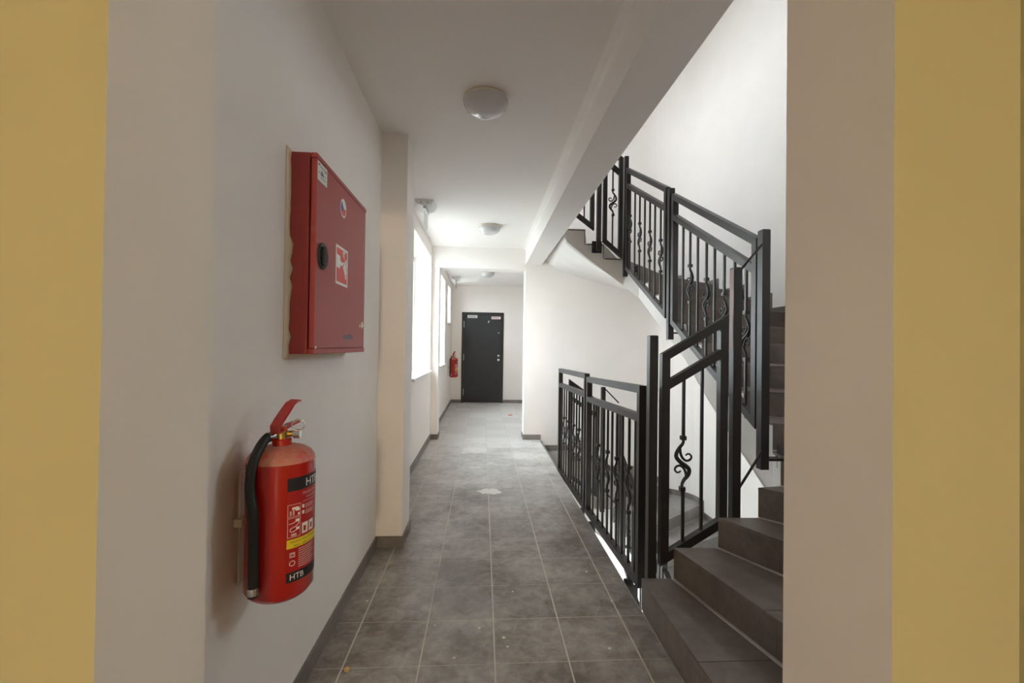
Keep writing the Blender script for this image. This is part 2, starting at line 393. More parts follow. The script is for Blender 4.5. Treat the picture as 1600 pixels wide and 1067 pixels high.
portal((XR+.24, (ya+yb)/2, (za+zb_)/2), (-5, (ya+yb)/2, (za+zb_)/2), zb_-za, yb-ya)
window_x(*ROOMWIN, X0=-2.55, XS=-2.27)
mb = MB(); mb.box(-60, -60, ZL-0.6, 60, 60, ZL-0.3); struct('ground', mb, M['ground'])

# skirting of separate tiles
def skirting(name, p0, p1, nrm, z=0.0, h=0.07, L=0.30, th=0.011):
    root = structroot(name); p0 = Vector((*p0, 0)); p1 = Vector((*p1, 0)); nv = Vector((*nrm, 0))
    T = (p1-p0).length; d = (p1-p0).normalized(); s = 0
    while s < T-0.005:
        e = min(s+L, T); a = p0+d*(s+0.001); b_ = p0+d*(e-0.001)
        mb = MB(); mb.prism([tuple(a)[:2], tuple(b_)[:2], tuple(b_+nv*th)[:2], tuple(a+nv*th)[:2]], z, z+h); mb.build('skirting_tile', M['skirt'], root)
        s = e
skirting('baseboard_left', (-0.655, YN), (-0.655, 2.905), (1, 0))
skirting('baseboard_pillar', (-0.655, 2.905), (-0.491, 2.905), (0, -1))
skirting('baseboard_pillar_side', (-0.491, 2.895), (-0.491, 3.18), (1, 0))
skirting('baseboard_left_middle', (-0.70, 3.18), (-0.70, 6.19), (1, 0))
skirting('baseboard_pillar_far', (-0.70, 6.19), (-0.602, 6.19), (0, -1))
skirting('baseboard_pillar_far_side', (-0.602, 6.18), (-0.602, 6.42), (1, 0))
skirting('baseboard_left_far', (-0.70, 6.42), (-0.70, YEND), (1, 0))
skirting('baseboard_end_left', (-0.69, YEND), (-0.475, YEND), (0, -1))
skirting('baseboard_end_right', (0.455, YEND), (2.40, YEND), (0, -1))
skirting('baseboard_right', (2.40, 6.42), (2.40, YEND), (-1, 0))
skirting('baseboard_partition', (0.565, YF), (0.565, 6.42), (-1, 0))
skirting('baseboard_corner', (0.554, YF), (0.80, YF), (0, -1))

# ------------------------------------------------------------------ staircases
BL = [0.0]
for i in range(len(BND)-1): BL.append(BL[-1]+math.dist(BND[i], BND[i+1]))
def bhit(p, q):
    """where the ray from p through q meets the outer boundary: (point, arclength)"""
    dx, dy = q[0]-p[0], q[1]-p[1]; best = None
    for i in range(len(BND)-1):
        a, b_ = BND[i], BND[i+1]; ex, ey = b_[0]-a[0], b_[1]-a[1]; den = dx*ey-dy*ex
        if abs(den) < 1e-9: continue
        t = ((a[0]-p[0])*ey-(a[1]-p[1])*ex)/den; s = ((a[0]-p[0])*dy-(a[1]-p[1])*dx)/den
        if t > 0.05 and -1e-6 <= s <= 1+1e-6 and (best is None or t < best[0]): best = (t, (p[0]+t*dx, p[1]+t*dy), BL[i]+s*(BL[i+1]-BL[i]))
    return best[1], best[2]
def between(s0, s1):
    r = [(BND[i], BL[i]) for i in range(len(BND)) if min(s0, s1)+1e-4 < BL[i] < max(s0, s1)-1e-4]
    return r if s1 > s0 else r[::-1]
def lerp2(a, b_, t): return (a[0]+(b_[0]-a[0])*t, a[1]+(b_[1]-a[1])*t)
def off(p, d, k): return (p[0]+d[0]*k, p[1]+d[1]*k)

def staircase(name, label, lines, zt, thick, up, z_base, TILE):
    root = thing(name, label, 'staircase', (lines[0][0][0], lines[0][0][1], 0))
    inv = Vector((-lines[0][0][0], -lines[0][0][1], 0))
    def fin(o): o.location = inv; return o
    slab = MB(); grout = MB()
    L = []
    for I, T in lines: O, s = bhit(I, T); L.append((I, O, s))
    for k in range(len(L)-1):
        (I0, O0, s0), (I1, O1, s1) = L[k], L[k+1]
        z = zt[k]; mid = between(s0, s1)
        # slab wedge below the tread
        poly = [I0, O0] + [p for p, _ in mid] + [O1, I1]
        zb0, zb1 = z_base(k), z_base(k+1)
        zb = [zb0, zb0] + [zb0+(zb1-zb0)*abs(s-s0)/max(abs(s1-s0), 1e-6) for _, s in mid] + [zb1, zb1]
        zb = [min(q, z-0.05) for q in zb]
        # unit vectors along the two lines (slab follows), and downhill normals
        d0 = Vector((O0[0]-I0[0], O0[1]-I0[1])); l0 = d0.length; d0.normalize()
        d1 = Vector((O1[0]-I1[0], O1[1]-I1[1])); l1 = d1.length; d1.normalize()
        nu = Vector((-d1.y, d1.x)); c0 = Vector(((I0[0]+O0[0])/2-(I1[0]+O1[0])/2, (I0[1]+O0[1])/2-(I1[1]+O1[1])/2))
        if nu.dot(c0) < 0: nu = -nu          # points back towards line 0
        nu0 = Vector((-d0.y, d0.x))
        if nu0.dot(c0) < 0: nu0 = -nu0
        poly = ([off(I0, nu0, -0.007), off(O0, nu0, -0.007)] + [p for p, _ in mid] + [off(O1, nu, -0.007), off(I1, nu, -0.007)]) if up else poly
        slab.prism(poly, zb, z-0.014)
        back = 0.017 if up else -0.013
        front = 0.0 if up else 0.017
        # tread tiles: first 60 cm from the eye, then the rest
        F0, F1 = off(I0, nu0, 0.0 if up else -front), off(I1, nu, back)
        FO0, FO1 = off(O0, nu0, 0.0 if up else -front), off(O1, nu, back)
        tcut = [0.0]
        while (1-tcut[-1])*max(l0, l1) > 0.75: tcut.append(tcut[-1]+0.60/max(l0, l1))
        tcut.append(1.0)
        g = 0.002/max(l0, l1)
        for j in range(len(tcut)-1):
            ta, tb = tcut[j]+(g if j else 0), tcut[j+1]-(g if j < len(tcut)-2 else 0)
            pl = [lerp2(F0, FO0, ta), lerp2(F0, FO0, tb)] + ([p for p, _ in mid] if j == len(tcut)-2 else []) + [lerp2(F1, FO1, tb), lerp2(F1, FO1, ta)]
            mb = MB(); mb.prism(pl, z-0.013, z); fin(mb.build('tread', TILE, root))
        # light grout strip where tread meets the next riser / the last riser
        if up: gp = [off(I1, nu, 0.0175), off(O1, nu, 0.0175), off(O1, nu, 0.010), off(I1, nu, 0.010)]
        else: gp = [off(I0, nu0, -0.018), off(O0, nu0, -0.018), off(O0, nu0, -0.010), off(I0, nu0, -0.010)]
        grout.prism(gp, z-0.013, z+0.001)
        # riser tiles, 30 cm long
        zr0 = (zt[k-1] if k else 0.0) if up else z
        zr1 = (z-0.013) if up else ((zt[k-1] if k else 0.0)-0.013)
        t = 0.0
        while t < l0-0.02:
            e = min(t+0.30, l0)
            if l0-e < 0.06: e = l0
            a, b_ = off(I0, d0, t+0.001), off(I0, d0, e-0.001)
            if up: q = [off(a, nu0, 0.0), off(b_, nu0, 0.0), off(b_, nu0, -0.011), off(a, nu0, -0.011)]
            else: q = [off(a, nu0, 0.0), off(b_, nu0, 0.0), off(b_, nu0, -0.011), off(a, nu0, -0.011)]
            mb = MB(); mb.prism(q, zr0+0.002, zr1-0.001); fin(mb.build('riser', TILE, root)); t = e
        # stepped skirting along the outer wall
        chain = [(O0, s0)] + mid + [(O1, s1)]
        pts = [p for p, _ in chain]
        cx, cyy = (I0[0]+I1[0])/2, (I0[1]+I1[1])/2
        for i in range(len(pts)-1):
            a, b_ = Vector(pts[i]), Vector(pts[i+1]); ln = (b_-a).length
            if ln < 0.02: continue
            dd = (b_-a)/ln; nn = Vector((-dd.y, dd.x))
            if nn.dot(Vector((cx, cyy))-a) < 0: nn = -nn
            m_ = max(1, round(ln/0.30))
            for q in range(m_):
                u, v = a+dd*(ln*q/m_+0.001), a+dd*(ln*(q+1)/m_-0.001)
                hh = 0.07 
                mb = MB(); mb.prism([tuple(u), tuple(v), tuple(v+nn*0.011), tuple(u+nn*0.011)], z, z+hh)
                fin(mb.build('skirting_tile', M['skirt'], root))
        # upright skirting piece beside the riser
        a, b_ = Vector(pts[0]), Vector(pts[1]); dd = (b_-a).normalized(); nn = Vector((-dd.y, dd.x))
        if nn.dot(Vector((cx, cyy))-a) < 0: nn = -nn
        if up:
            lo, hi = (zt[k-1] if k else 0.0), z+0.07; u, v = a-dd*0.07, a
        else:
            lo, hi = z, (zt[k-1] if k else 0.0)+0.07; u, v = a, a+dd*0.07
        if k: 
            mb = MB(); mb.prism([tuple(u), tuple(v), tuple(v+nn*0.0125), tuple(u+nn*0.0125)], lo, hi); fin(mb.build('skirting_tile', M['skirt'], root))
    sof = MB(); NS = 10; sv = []
    for k in range(len(L)):
        I0, O0, _ = L[k]; d_ = Vector((O0[0]-I0[0], O0[1]-I0[1])); ln = d_.length
        kk = min(k, len(L)-1)
        for j in range(NS+1):
            p = lerp2(I0, O0, j/NS*(1+(0.10 if (up and k >= 13) or (not up and 3 <= k <= 6) else 0.0)/ln)); sv.append((p[0], p[1], z_base(kk)-0.012))
    sof.add(sv, [(k*(NS+1)+j, k*(NS+1)+j+1, (k+1)*(NS+1)+j+1, (k+1)*(NS+1)+j) for k in range(len(L)-1) for j in range(NS)], True)
    so_ = fin(sof.build('soffit', M['concrete'], root)); sd_ = so_.modifiers.new('thick', 'SOLIDIFY'); sd_.thickness = 0.012; sd_.offset = 1.0
    fin(slab.build('stair_slab', M['concrete'], root, label='white plastered underside and edge of the stair'))
    fin(grout.build('grout_line', M['grout'], root, label='pale grout along the step corners', kind='stuff'))
    return root
H = 0.1455
UP = [((0.785, 2.18), (0.785, 0.9)), ((0.945, 2.18), (1.080, 1.575)), ((1.167, 2.18), (1.311, 1.902)), ((1.370, 2.18), (2.50, 0.87)),
      ((1.505, 2.21), (2.80, 1.00)), ((1.555, 2.35), (2.80, 1.53)), ((1.55, 2.612), (2.80, 2.12)), ((1.55, 2.875), (2.80, 2.60)),
      ((1.55, 3.137), (2.80, 3.075)), ((1.55, 3.40), (2.80, 3.57)), ((1.55, 3.66), (2.80, 3.96)), ((1.55, 3.925), (2.80, 4.32)),
      ((1.55, 4.187), (2.80, 4.74)), ((1.55, 4.45), (2.80, 5.33)), ((1.43, 4.60), (2.64, 6.01)), ((1.225, 4.60), (1.99, 6.17)),
      ((1.03, 4.60), (1.42, 6.17)), ((0.84, 4.60), (0.97, 6.17)), ((0.79, 4.60), (0.79, 6.17))]
ZUP = [0.148] + [0.148+(i)*H for i in range(1, 18)]
def zb_up(k):
    z = 0.148+(k-0)*H
    t = 0.40 if k <= 5 else (0.40-(k-5)*0.026 if k < 10 else 0.27)
    if k >= 9: t = 0.265
    return z-t
stair_up = staircase('staircase', 'dark tiled winder stair climbing from the corridor floor round the open well', UP, ZUP, 0.27, True, zb_up, M['stairtile'])
HD = 0.1425
DN = [((0.79, 4.75), (0.80, 6.17)), ((0.97, 4.75), (1.19, 6.17)), ((1.18, 4.75), (1.58, 6.17)), ((1.38, 4.75), (2.02, 6.17)),
      ((1.51, 4.74), (2.45, 6.13)), ((1.555, 4.71), (2.75, 5.61)), ((1.555, 4.45), (2.80, 5.09)), ((1.555, 4.19), (2.80, 4.585)),
      ((1.555, 3.93), (2.80, 4.08)), ((1.555, 3.67), (2.80, 3.57)), ((1.555, 3.41), (2.80, 3.15)), ((1.555, 3.15), (2.80, 2.75)),
      ((1.555, 2.89), (2.80, 2.40)), ((1.555, 2.63), (2.80, 2.05)), ((1.55, 2.38), (2.80, 1.60)), ((1.505, 2.21), (2.80, 1.00)),
      ((1.37, 2.18), (2.4, 0.87)), ((1.167, 2.18), (1.8, 0.87)), ((0.945, 2.18), (1.2, 0.87)), ((0.79, 2.18), (0.79, 0.9))]
ZDN = [-(i+1)*HD for i in range(19)]
def zb_dn(k): return -(k+1)*HD-0.22
stair_dn = staircase('staircase', 'dusty grey winder stair going down behind the corridor railing', DN, ZDN, 0.27, False, zb_dn, M['dustytile'])

# ------------------------------------------------------------------ railings
SC = [(0, .126), (-.001, .10), (-.019, .077), (-.034, .05), (-.034, .028), (-.013, .005), (.0136, -.0136), (.031, -.0325), (.026, -.059), (.006, -.0815), (-.005, -.104), (-.005, -.127)]
CURL = [(-.017, .073), (-.013, .047), (-.0015, .024), (.017, .012), (.036, .018), (.042, .033), (.0325, .0445), (.021, .045), (.012, .038)]
def spline(pts, n_=4):
    out = []
    P = [pts[0]]+list(pts)+[pts[-1]]
    for i in range(1, len(P)-2):
        for j in range(n_):
            t = j/n_; q = []
            for c in range(len(pts[0])):
                a, b_, d, e = P[i-1][c], P[i][c], P[i+1][c], P[i+2][c]
                q.append(0.5*((2*b_)+(-a+d)*t+(2*a-5*b_+4*d-e)*t*t+(-a+3*b_-3*d+e)*t**3))
            out.append(tuple(q))
    out.append(tuple(pts[-1])); return out
def scroll_mesh():
    mb = MB(); S = spline(SC, 3); n_ = len(S)
    mb.tube([(x, 0, z) for x, z in S], [0.0065+0.0045*math.sin(math.pi*i/(n_-1)) for i in range(n_)], 8)
    for sg in (1, -1):
        C = spline([(sg*x, sg*z) for x, z in CURL], 3); m_ = len(C)
        mb.tube([(x, 0, z) for x, z in C], [0.0072-0.003*i/(m_-1) for i in range(m_)], 7)
    return mb.mesh('scroll', M['steel'])
def collar_mesh():
    mb = MB(); mb.box(-.0125, -.0125, -.010, .0125, .0125, .010); mb.tube([(0, 0, .008), (.003, 0, .03)], [.006, .003], 6); return mb.mesh('collar', M['steel'])
SCROLL = scroll_mesh(); COLLAR = collar_mesh()
T = 0.040
def panel(label, p0, p1, z0, z1, height, bars, group, low=0.15, foot=True):
    """railing panel in the vertical plane p0-p1; z0/z1 underside of the bottom rail at each end; bars = [(distance, decorated)]"""
    root = thing('stair_railing', label, 'railing', (p0[0], p0[1], z0), math.atan2(p1[1]-p0[1], p1[0]-p0[0]), group)
    L = math.dist(p0, p1); sl = (z1-z0)/L
    def post(x, z): mb = MB(); mb.add([(x-T/2, -T/2, z+sl*(-T/2)), (x+T/2, -T/2, z+sl*(T/2)), (x+T/2, T/2, z+sl*(T/2)), (x-T/2, T/2, z+sl*(-T/2)),
                                       (x-T/2, -T/2, z+height-sl*T/2), (x+T/2, -T/2, z+height+sl*T/2), (x+T/2, T/2, z+height+sl*T/2), (x-T/2, T/2, z+height-sl*T/2)],
                                      [(0,3,2,1),(4,5,6,7),(0,1,5,4),(1,2,6,5),(2,3,7,6),(3,0,4,7)]); return mb
    post(T/2, sl*T/2).build('frame_post', M['steel'], root); post(L-T/2, sl*(L-T/2)).build('frame_post', M['steel'], root)
    vt = T*math.sqrt(1+sl*sl)
    for nm, zc in (('top_rail', height-vt/2), ('middle_rail', height-low-vt/2), ('bottom_rail', vt/2)):
        mb = MB(); mb.bar((T, 0, sl*T+zc), (L-T, 0, sl*(L-T)+zc), T, vt, (0, 1, 0), True); mb.build(nm, M['steel'], root)
    for d, dec in bars:
        za = sl*d+vt-0.004; zb = sl*d+height-low-vt+0.004; bw = 0.013
        if not dec:
            mb = MB(); mb.box(d-bw/2, -bw/2, za, d+bw/2, bw/2, zb); mb.build('baluster', M['steel'], root)
        else:
            zc = (za+zb)/2 + (0 if dec is True else dec)
            mb = MB(); mb.box(d-bw/2, -bw/2, za, d+bw/2, bw/2, zc-0.122); o = mb.build('scroll_baluster', M['steel'], root)
            mb = MB(); mb.box(d-bw/2, -bw/2, zc+0.122, d+bw/2, bw/2, zb); mb.build('upper_bar', M['steel'], o)
            put('scroll', SCROLL, o, loc=(d, 0, zc))
            put('collar', COLLAR, o, loc=(d-.001, 0, zc+0.126)); c = put('collar', COLLAR, o, loc=(d-.004, 0, zc-0.127)); c.rotation_euler = (0, math.pi, 0)
    return root
def rpost(label, x, y, z0, z1, group, tw=0.042, flange=None, bolts=True):
    root = thing('railing_post', label, 'post', (x, y, z0), 0, group)
    mb = MB(); h = z1-z0; a = tw/2; c = 0.004
    mb.add([(-a,-a,0),(a,-a,0),(a,a,0),(-a,a,0),(-a,-a,h-c),(a,-a,h-c),(a,a,h-c),(-a,a,h-c),(-a+c,-a+c,h),(a-c,-a+c,h),(a-c,a-c,h),(-a+c,a-c,h)],
           [(0,3,2,1),(0,1,5,4),(1,2,6,5),(2,3,7,6),(3,0,4,7),(4,5,9,8),(5,6,10,9),(6,7,11,10),(7,4,8,11),(8,9,10,11)])
    mb.build('post', M['steel'], root)
    if flange:
        dx, dy, ln = flange
        d = Vector((dx, dy, 0)).normalized()
        mb = MB(); mb.bar(d*a+Vector((0,0,.05)), d*(a+ln)+Vector((0,0,.05)), .05, .012); mb.bar(d*(a+ln-.006)+Vector((0,0,-.01)), d*(a+ln-.006)+Vector((0,0,.11)), .10, .012, (-d.y, d.x, 0))
        mb.build('wall_bracket', M['steel'], root)
        for q in (-.034, .034):
            c0 = d*(a+ln-.012)+Vector((-d.y, d.x, 0))*q+Vector((0,0,.05))
            mb = MB(); mb.tube([c0, c0-d*.012], .009, 6); mb.build('bolt', M['steel'], root)
    return root
G1 = 'railing panels beside the corridor'; G2 = 'railing panels of the rising stair'; G3 = 'railing panels of the descending stair'; GP = 'railing posts of the stairwell'
XC = 0.832
def at_y(y0, ys): return [abs(y-y0) for y in ys]
# corridor railing
nb = [(3.195, 1), (3.07, 0), (2.961, 1), (2.863, 0), (2.763, 1), (2.653, 0), (2.535, 1), (2.43, 0)]
pn = panel('dark steel railing panel with scroll bars, nearer one along the corridor edge', (0.824, 3.50), (0.836, 2.325), -0.012, 0.022, 1.05, [(0.165, 0)]+[(3.50-y, bool(d)) for y, d in nb], G1)
fb = [(4.70, 0), (4.58, 1), (4.455, 0), (4.33, 1), (4.20, 0), (4.08, 1), (3.955, 0), (3.84, 1), (3.72, 0)]
pf = panel('dark steel railing panel with scroll bars, farther one along the corridor edge', (0.814, 4.735), (0.824, 3.545), -0.030, -0.012, 1.072, [(4.735-(3.545+(y-3.545)*0.92), bool(d)) for y, d in fb], G1)
for pr_, ds in ((pn, (1.09, 1.02, 0.2)), (pf, (0.25, 1.1))):
    for d_ in ds:
        mb = MB(); mb.box(d_-.008, -.04, -.10, d_+.008, .01, .004); mb.box(d_-.02, -.046, -.12, d_+.02, -.040, -.03); mb.build('slab_bracket', M['steel'], pr_)
rpost('tall steel post at the foot of the stair, ending the corridor railing', 0.842, 2.215, -0.03, 1.332, GP)
# rising stair
YS = 2.215
panel('short sloping railing panel with one scroll bar, above the three lowest stair steps', (0.885, YS), (1.222, YS), 0.195, 0.395, 1.045, [(0.118, -0.015), (0.212, 0)], G2)
pk = rpost('steel post with a painted pinkish sheen, at the upper end of the short sloping panel', 1.268, YS, 0.36, 1.68, GP)
mb = MB(); mb.box(-.0222, -.019, 0.90, -.0205, .019, 1.31); mb.build('sheen_patch', plain('pink_sheen_paint', (0.30, 0.17, 0.14), 0.45), pk, 'pink wall reflection painted on the left face')  # pink reflection on the steel, put in as a coloured plate
rpost('tall steel post at the lower corner of the rising railing, near the right wall edge', 1.42, 2.225, 0.665, 1.878, GP, flange=(1, 0, .10))
zA = lambda y: 0.868+(y-2.27)*0.556
ab = [(3.165, 0), (3.054, 1), (2.941, 0), (2.822, 1), (2.719, 0), (2.605, 1), (2.493, 0), (2.379, 1)]
panel('long sloping railing panel with four scroll bars, lower one on the rising stair', (1.42, 2.262), (1.42, 3.335), 0.86, 1.452, 0.985, [(y-2.262, bool(d)) for y, d in ab], G2)
rpost('steel post between the two long panels of the rising stair', 1.42, 3.385, 1.335, 2.49, GP, flange=(1, 0, .10))
bc = [(4.36, 1), (4.218, 0), (4.085, 1), (3.951, 0), (3.826, 1), (3.709, 0), (3.584, 1)]
panel('long sloping railing panel with four scroll bars, upper one on the rising stair', (1.42, 3.44), (1.42, 4.45), 1.50, 2.045, 1.02, [(y-3.44, bool(d)) for y, d in bc], G2)
rpost('tall steel post where the rising railing turns towards the upper landing', 1.42, 4.50, 1.985, 3.20, GP, flange=(1, 0, .10))
YT = 4.50
panel('short railing panel with one thin scroll bar high above the stair well', (1.385, YT), (1.185, YT), 2.16, 2.33, 1.02, [(0.10, 0.05)], G2)
rpost('thin steel post under the beam edge, bolted to the upper stair face', 1.145, YT, 2.24, 3.40, GP, flange=(0, 1, .055))
panel('railing panel half hidden by the beam, last one towards the upper landing', (1.095, YT), (0.80, YT), 2.44, 2.66, 1.02, [(0.10, 0), (0.20, True)], G2)
def rod(label, pts):
    o = MB().tube(pts, 0.0065, 8).build('tie_rod', M['steel']); o['label'] = label; o['category'] = 'rod'; o['group'] = 'tie rods between corner posts'
rod('thin steel tie rod joining the tops of two corner posts of the rising railing', [(1.285, 2.20, 1.668), (1.40, 2.208, 1.80)])
rod('thin steel tie rod joining the lower ends of two corner posts of the rising railing', [(1.283, 2.20, 0.575), (1.402, 2.208, 0.75)])
# descending stair (seen through the corridor railing)
YD = 4.63
panel('short dark railing panel sloping down, at the head of the descending stair', (0.885, YD), (1.20, YD), 0.0-0.06, -0.06-0.22, 1.0, [(0.11, True), (0.20, 0)], G3)
rpost('dark post seen through the corridor bars, end of the short descending panel', 1.243, YD, -0.42, 0.86, GP)
rpost('dark corner post of the descending railing, seen through the corridor bars', 1.42, 4.60, -0.82, 0.66, GP, flange=(1, 0, .10))
panel('long railing panel sloping down, upper one on the descending stair', (1.42, 4.55), (1.42, 3.50), -0.80, -1.375, 0.985, [(0.12+0.115*i, bool(i % 2)) for i in range(8)], G3)
rpost('dark post between the long panels of the descending railing', 1.42, 3.455, -1.55, -0.36, GP, flange=(1, 0, .10))
panel('long railing panel sloping down, lower one on the descending stair', (1.42, 3.41), (1.42, 2.36), -1.42, -1.995, 0.985, [(0.12+0.115*i, bool(i % 2)) for i in range(8)], G3)
rod('thin steel tie rod joining the tops of two corner posts of the descending railing', [(1.262, 4.612, 0.84), (1.40, 4.60, 0.70)])
rod('thin steel tie rod joining the lower ends of two corner posts of the descending railing', [(1.262, 4.612, -0.20), (1.40, 4.60, -0.36)])

# ------------------------------------------------------------------ text helper
def text_polys(s, size, align='LEFT'):
    cu = bpy.data.curves.new('txt', 'FONT'); cu.body = s; cu.size = size; cu.align_x = align
    cu.resolution_u = 2
    ob = bpy.data.objects.new('txt', cu); COL.objects.link(ob)
    dg = bpy.context.evaluated_depsgraph_get(); me = bpy.data.meshes.new_from_object(ob.evaluated_get(dg))
    v = [tuple(p.co) for p in me.vertices]; f = [tuple(p.vertices) for p in me.polygons]
    bpy.data.objects.remove(ob); bpy.data.curves.remove(cu); bpy.data.meshes.remove(me)
    return v, f

# ------------------------------------------------------------------ hydrant cabinet
cabX, cabF = -0.655, -0.560; y0, y1, z0, z1 = 1.55, 2.19, 1.234, 1.908
cab = thing('fire_hose_cabinet', 'red steel fire hose cabinet on the left wall above the extinguisher', 'cabinet', (cabX, 1.87, z0))
inv = (-cabX, -1.87, -z0)
def cput(mb, name, mat, label=None, parent=None):
    o = mb.build(name, mat, parent or cab, label)
    if parent is None: o.location = inv
    return o
mb = MB(); mb.box(cabX+.002, y0, z0, cabF-.0235, y1, z1); mb.box(cabF-.022, y0, z1-.017, cabF, y1, z1); mb.box(cabF-.022, y0, z0, cabF, y1, z0+.019); mb.box(cabF-.022, y1-.012, z0+.019, cabF-.003, y1, z1-.017)
body = cput(mb, 'body', M['cabinet'])
bv = body.modifiers.new('bevel', 'BEVEL'); bv.width = 0.0025; bv.segments = 2
mb = MB(); mb.box(cabF-.0190, y0+.001, z0+.0205, cabF-.001, y1-.0135, z1-.0185); door = cput(mb, 'door', M['cabinet'])
bv = door.modifiers.new('bevel', 'BEVEL'); bv.width = 0.002; bv.segments = 2
FX = cabF-.001
# irregular cream filler round the back edge
mb = MB(); ring_o = []; ring_i = []
per = []
for i in range(24): per.append((y0+(y1-y0)*i/24, z0, 0, -1))
for i in range(24): per.append((y1, z0+(z1-z0)*i/24, 1, 0))
for i in range(24): per.append((y1-(y1-y0)*i/24, z1, 0, 1))
for i in range(24): per.append((y0, z1-(z1-z0)*i/24, -1, 0))
fv = []
for i, (yy, zz, ny, nz) in enumerate(per):
    o_ = 0.013+random.uniform(0, .004); t_ = 0.010+random.uniform(0, .004)+(.012*random.random() if i > 82 or i < 2 else 0)
    if i % 24 == 0: ny, nz = {0: (-1, -1), 24: (1, -1), 48: (1, 1), 72: (-1, 1)}[i]
    fv += [(cabX+.001, yy+ny*o_, zz+nz*o_), (cabX+t_, yy+ny*0.0015, zz+nz*0.0015), (cabX+.001, yy-ny*.004, zz-nz*.004)]
nper = len(per); ff = []
for i in range(nper):
    a, b_ = 3*i, 3*((i+1) % nper); ff += [(a, b_, b_+1, a+1), (a+1, b_+1, b_+2, a+2)]
mb.add(fv, ff, True); cput(mb, 'filler_edge', M['plaster'], 'rough cream filler between cabinet and wall')
def flat(poly, x=0.0006, base=FX): # polygon (y,z) on the door face
    return [(base+x, p[0], p[1]) for p in poly]
def sticker(name, poly, mat, lvl=1, label=None):
    mb = MB(); n_ = len(poly); a = flat(poly, 0.0004*lvl); mb.add(a+flat(poly, -0.0004), [tuple(range(n_))]+[(i, n_+i, n_+(i+1) % n_, (i+1) % n_) for i in range(n_)])
    o = mb.build(name, mat, door, label); return o
def rect(a, b_, c, d): return [(a, c), (b_, c), (b_, d), (a, d)]
# hose reel sign
sy0, sy1, sz0, sz1 = 1.760, 1.910, 1.500, 1.650
sticker('sign_border', rect(sy0, sy1, sz0, sz1), M['white'], 1, 'white and red fire hose sign')
sticker('sign_field', rect(sy0+.010, sy1-.010, sz0+.010, sz1-.010), M['signred'], 2)
S = lambda pts: [(sy0+.010+.130*u, sz0+.010+.130*v) for u, v in pts]
sticker('hose_symbol', S([(.0, .42), (.30, .40), (.30, .52), (.48, .50), (.60, .56), (.60, .64), (.46, .62), (.30, .66), (.30, .78), (.0, .80)]), M['white'], 3)
for pts in ([(.55, .98), (.62, .80), (.74, .74), (.68, .88), (.80, .98)], [(.62, .62), (.80, .48), (.90, .30), (.97, .36), (.88, .56), (.72, .68)], [(.58, .50), (.74, .34), (.86, .14), (.93, .20), (.84, .42), (.68, .56)], [(.78, .72), (.90, .62), (.98, .50), (.99, .62), (.88, .78)]):
    sticker('flame_symbol', S(pts), M['white'], 3)
# round flag sticker
fc = (1.842, 1.808); fr = .037
circ = lambda r, a0=0, a1=360, n_=28: [(fc[0]+r*math.cos(R(a0+(a1-a0)*i/n_)), fc[1]+r*math.sin(R(a0+(a1-a0)*i/n_))) for i in range(n_ if a1-a0 == 360 else n_+1)]
sticker('flag_sticker', circ(fr), M['white'], 1, 'round white, red and blue flag sticker')
sticker('flag_red', circ(fr*.84, 180, 360, 16), M['signred'], 2)
sticker('flag_blue', [fc]+circ(fr*.84, 135, 225, 10), M['blue'], 3)
# paper label
ly0, ly1, lz0, lz1 = 1.558, 1.650, 1.822, 1.886
sticker('paper_label', rect(ly0, ly1, lz0, lz1), M['offwhite'], 1, 'pale paper label with small print')
for (a, b_, c, d) in ((.06, .22, .80, .90), (.30, .62, .36, .52), (.34, .56, .56, .62), (.10, .18, .40, .46), (.70, .92, .70, .74), (.30, .92, .78, .82), (.30, .80, .22, .26), (.72, .78, .40, .5)):
    sticker('print_line', rect(ly0+(ly1-ly0)*a, ly0+(ly1-ly0)*b_, lz0+(lz1-lz0)*c, lz0+(lz1-lz0)*d), M['greytext'], 2)
# faded maker mark low on the right
xx = 1.865
for i in range(11):
    wd = random.uniform(.010, .017); sticker('print_line', rect(xx, xx+wd-.003, 1.290-random.uniform(0, .004), 1.308+random.uniform(-.004, .004)), M['greytext'], 1); xx += wd
# bare chipped spots
for (cyv, czv, rr_) in ((2.150, 1.360, .022), (2.110, 1.352, .010), (1.566, 1.256, .008)):
    n_ = 11; sticker('paint_chip', [(cyv+rr_*random.uniform(.5, 1.3)*math.cos(2*math.pi*i/n_), czv+rr_*.8*random.uniform(.5, 1.3)*math.sin(2*math.pi*i/n_)) for i in range(n_)], M['plaster'], 1)
# black lock dish with grip
mb = MB(); mb.lathe([(.0, .0015), (.030, .0015), (.038, .004), (.043, .007), (.046, .004), (.046, -.001)], (FX, 1.612, 1.572), 32, 'x'); o = mb.build('lock_dish', M['rubber'], door, 'black round lock dish')
mb = MB(); mb.box(FX+.0015, 1.602, 1.540, FX+.016, 1.622, 1.604); g = mb.build('grip', M['rubber'], o); bv = g.modifiers.new('bevel', 'BEVEL'); bv.width = .005; bv.segments = 3
mb = MB(); mb.tube([(FX+.001, 1.612, 1.572), (FX+.012, 1.612, 1.572)], .014, 6); mb.build('spindle', M['rubber'], o)

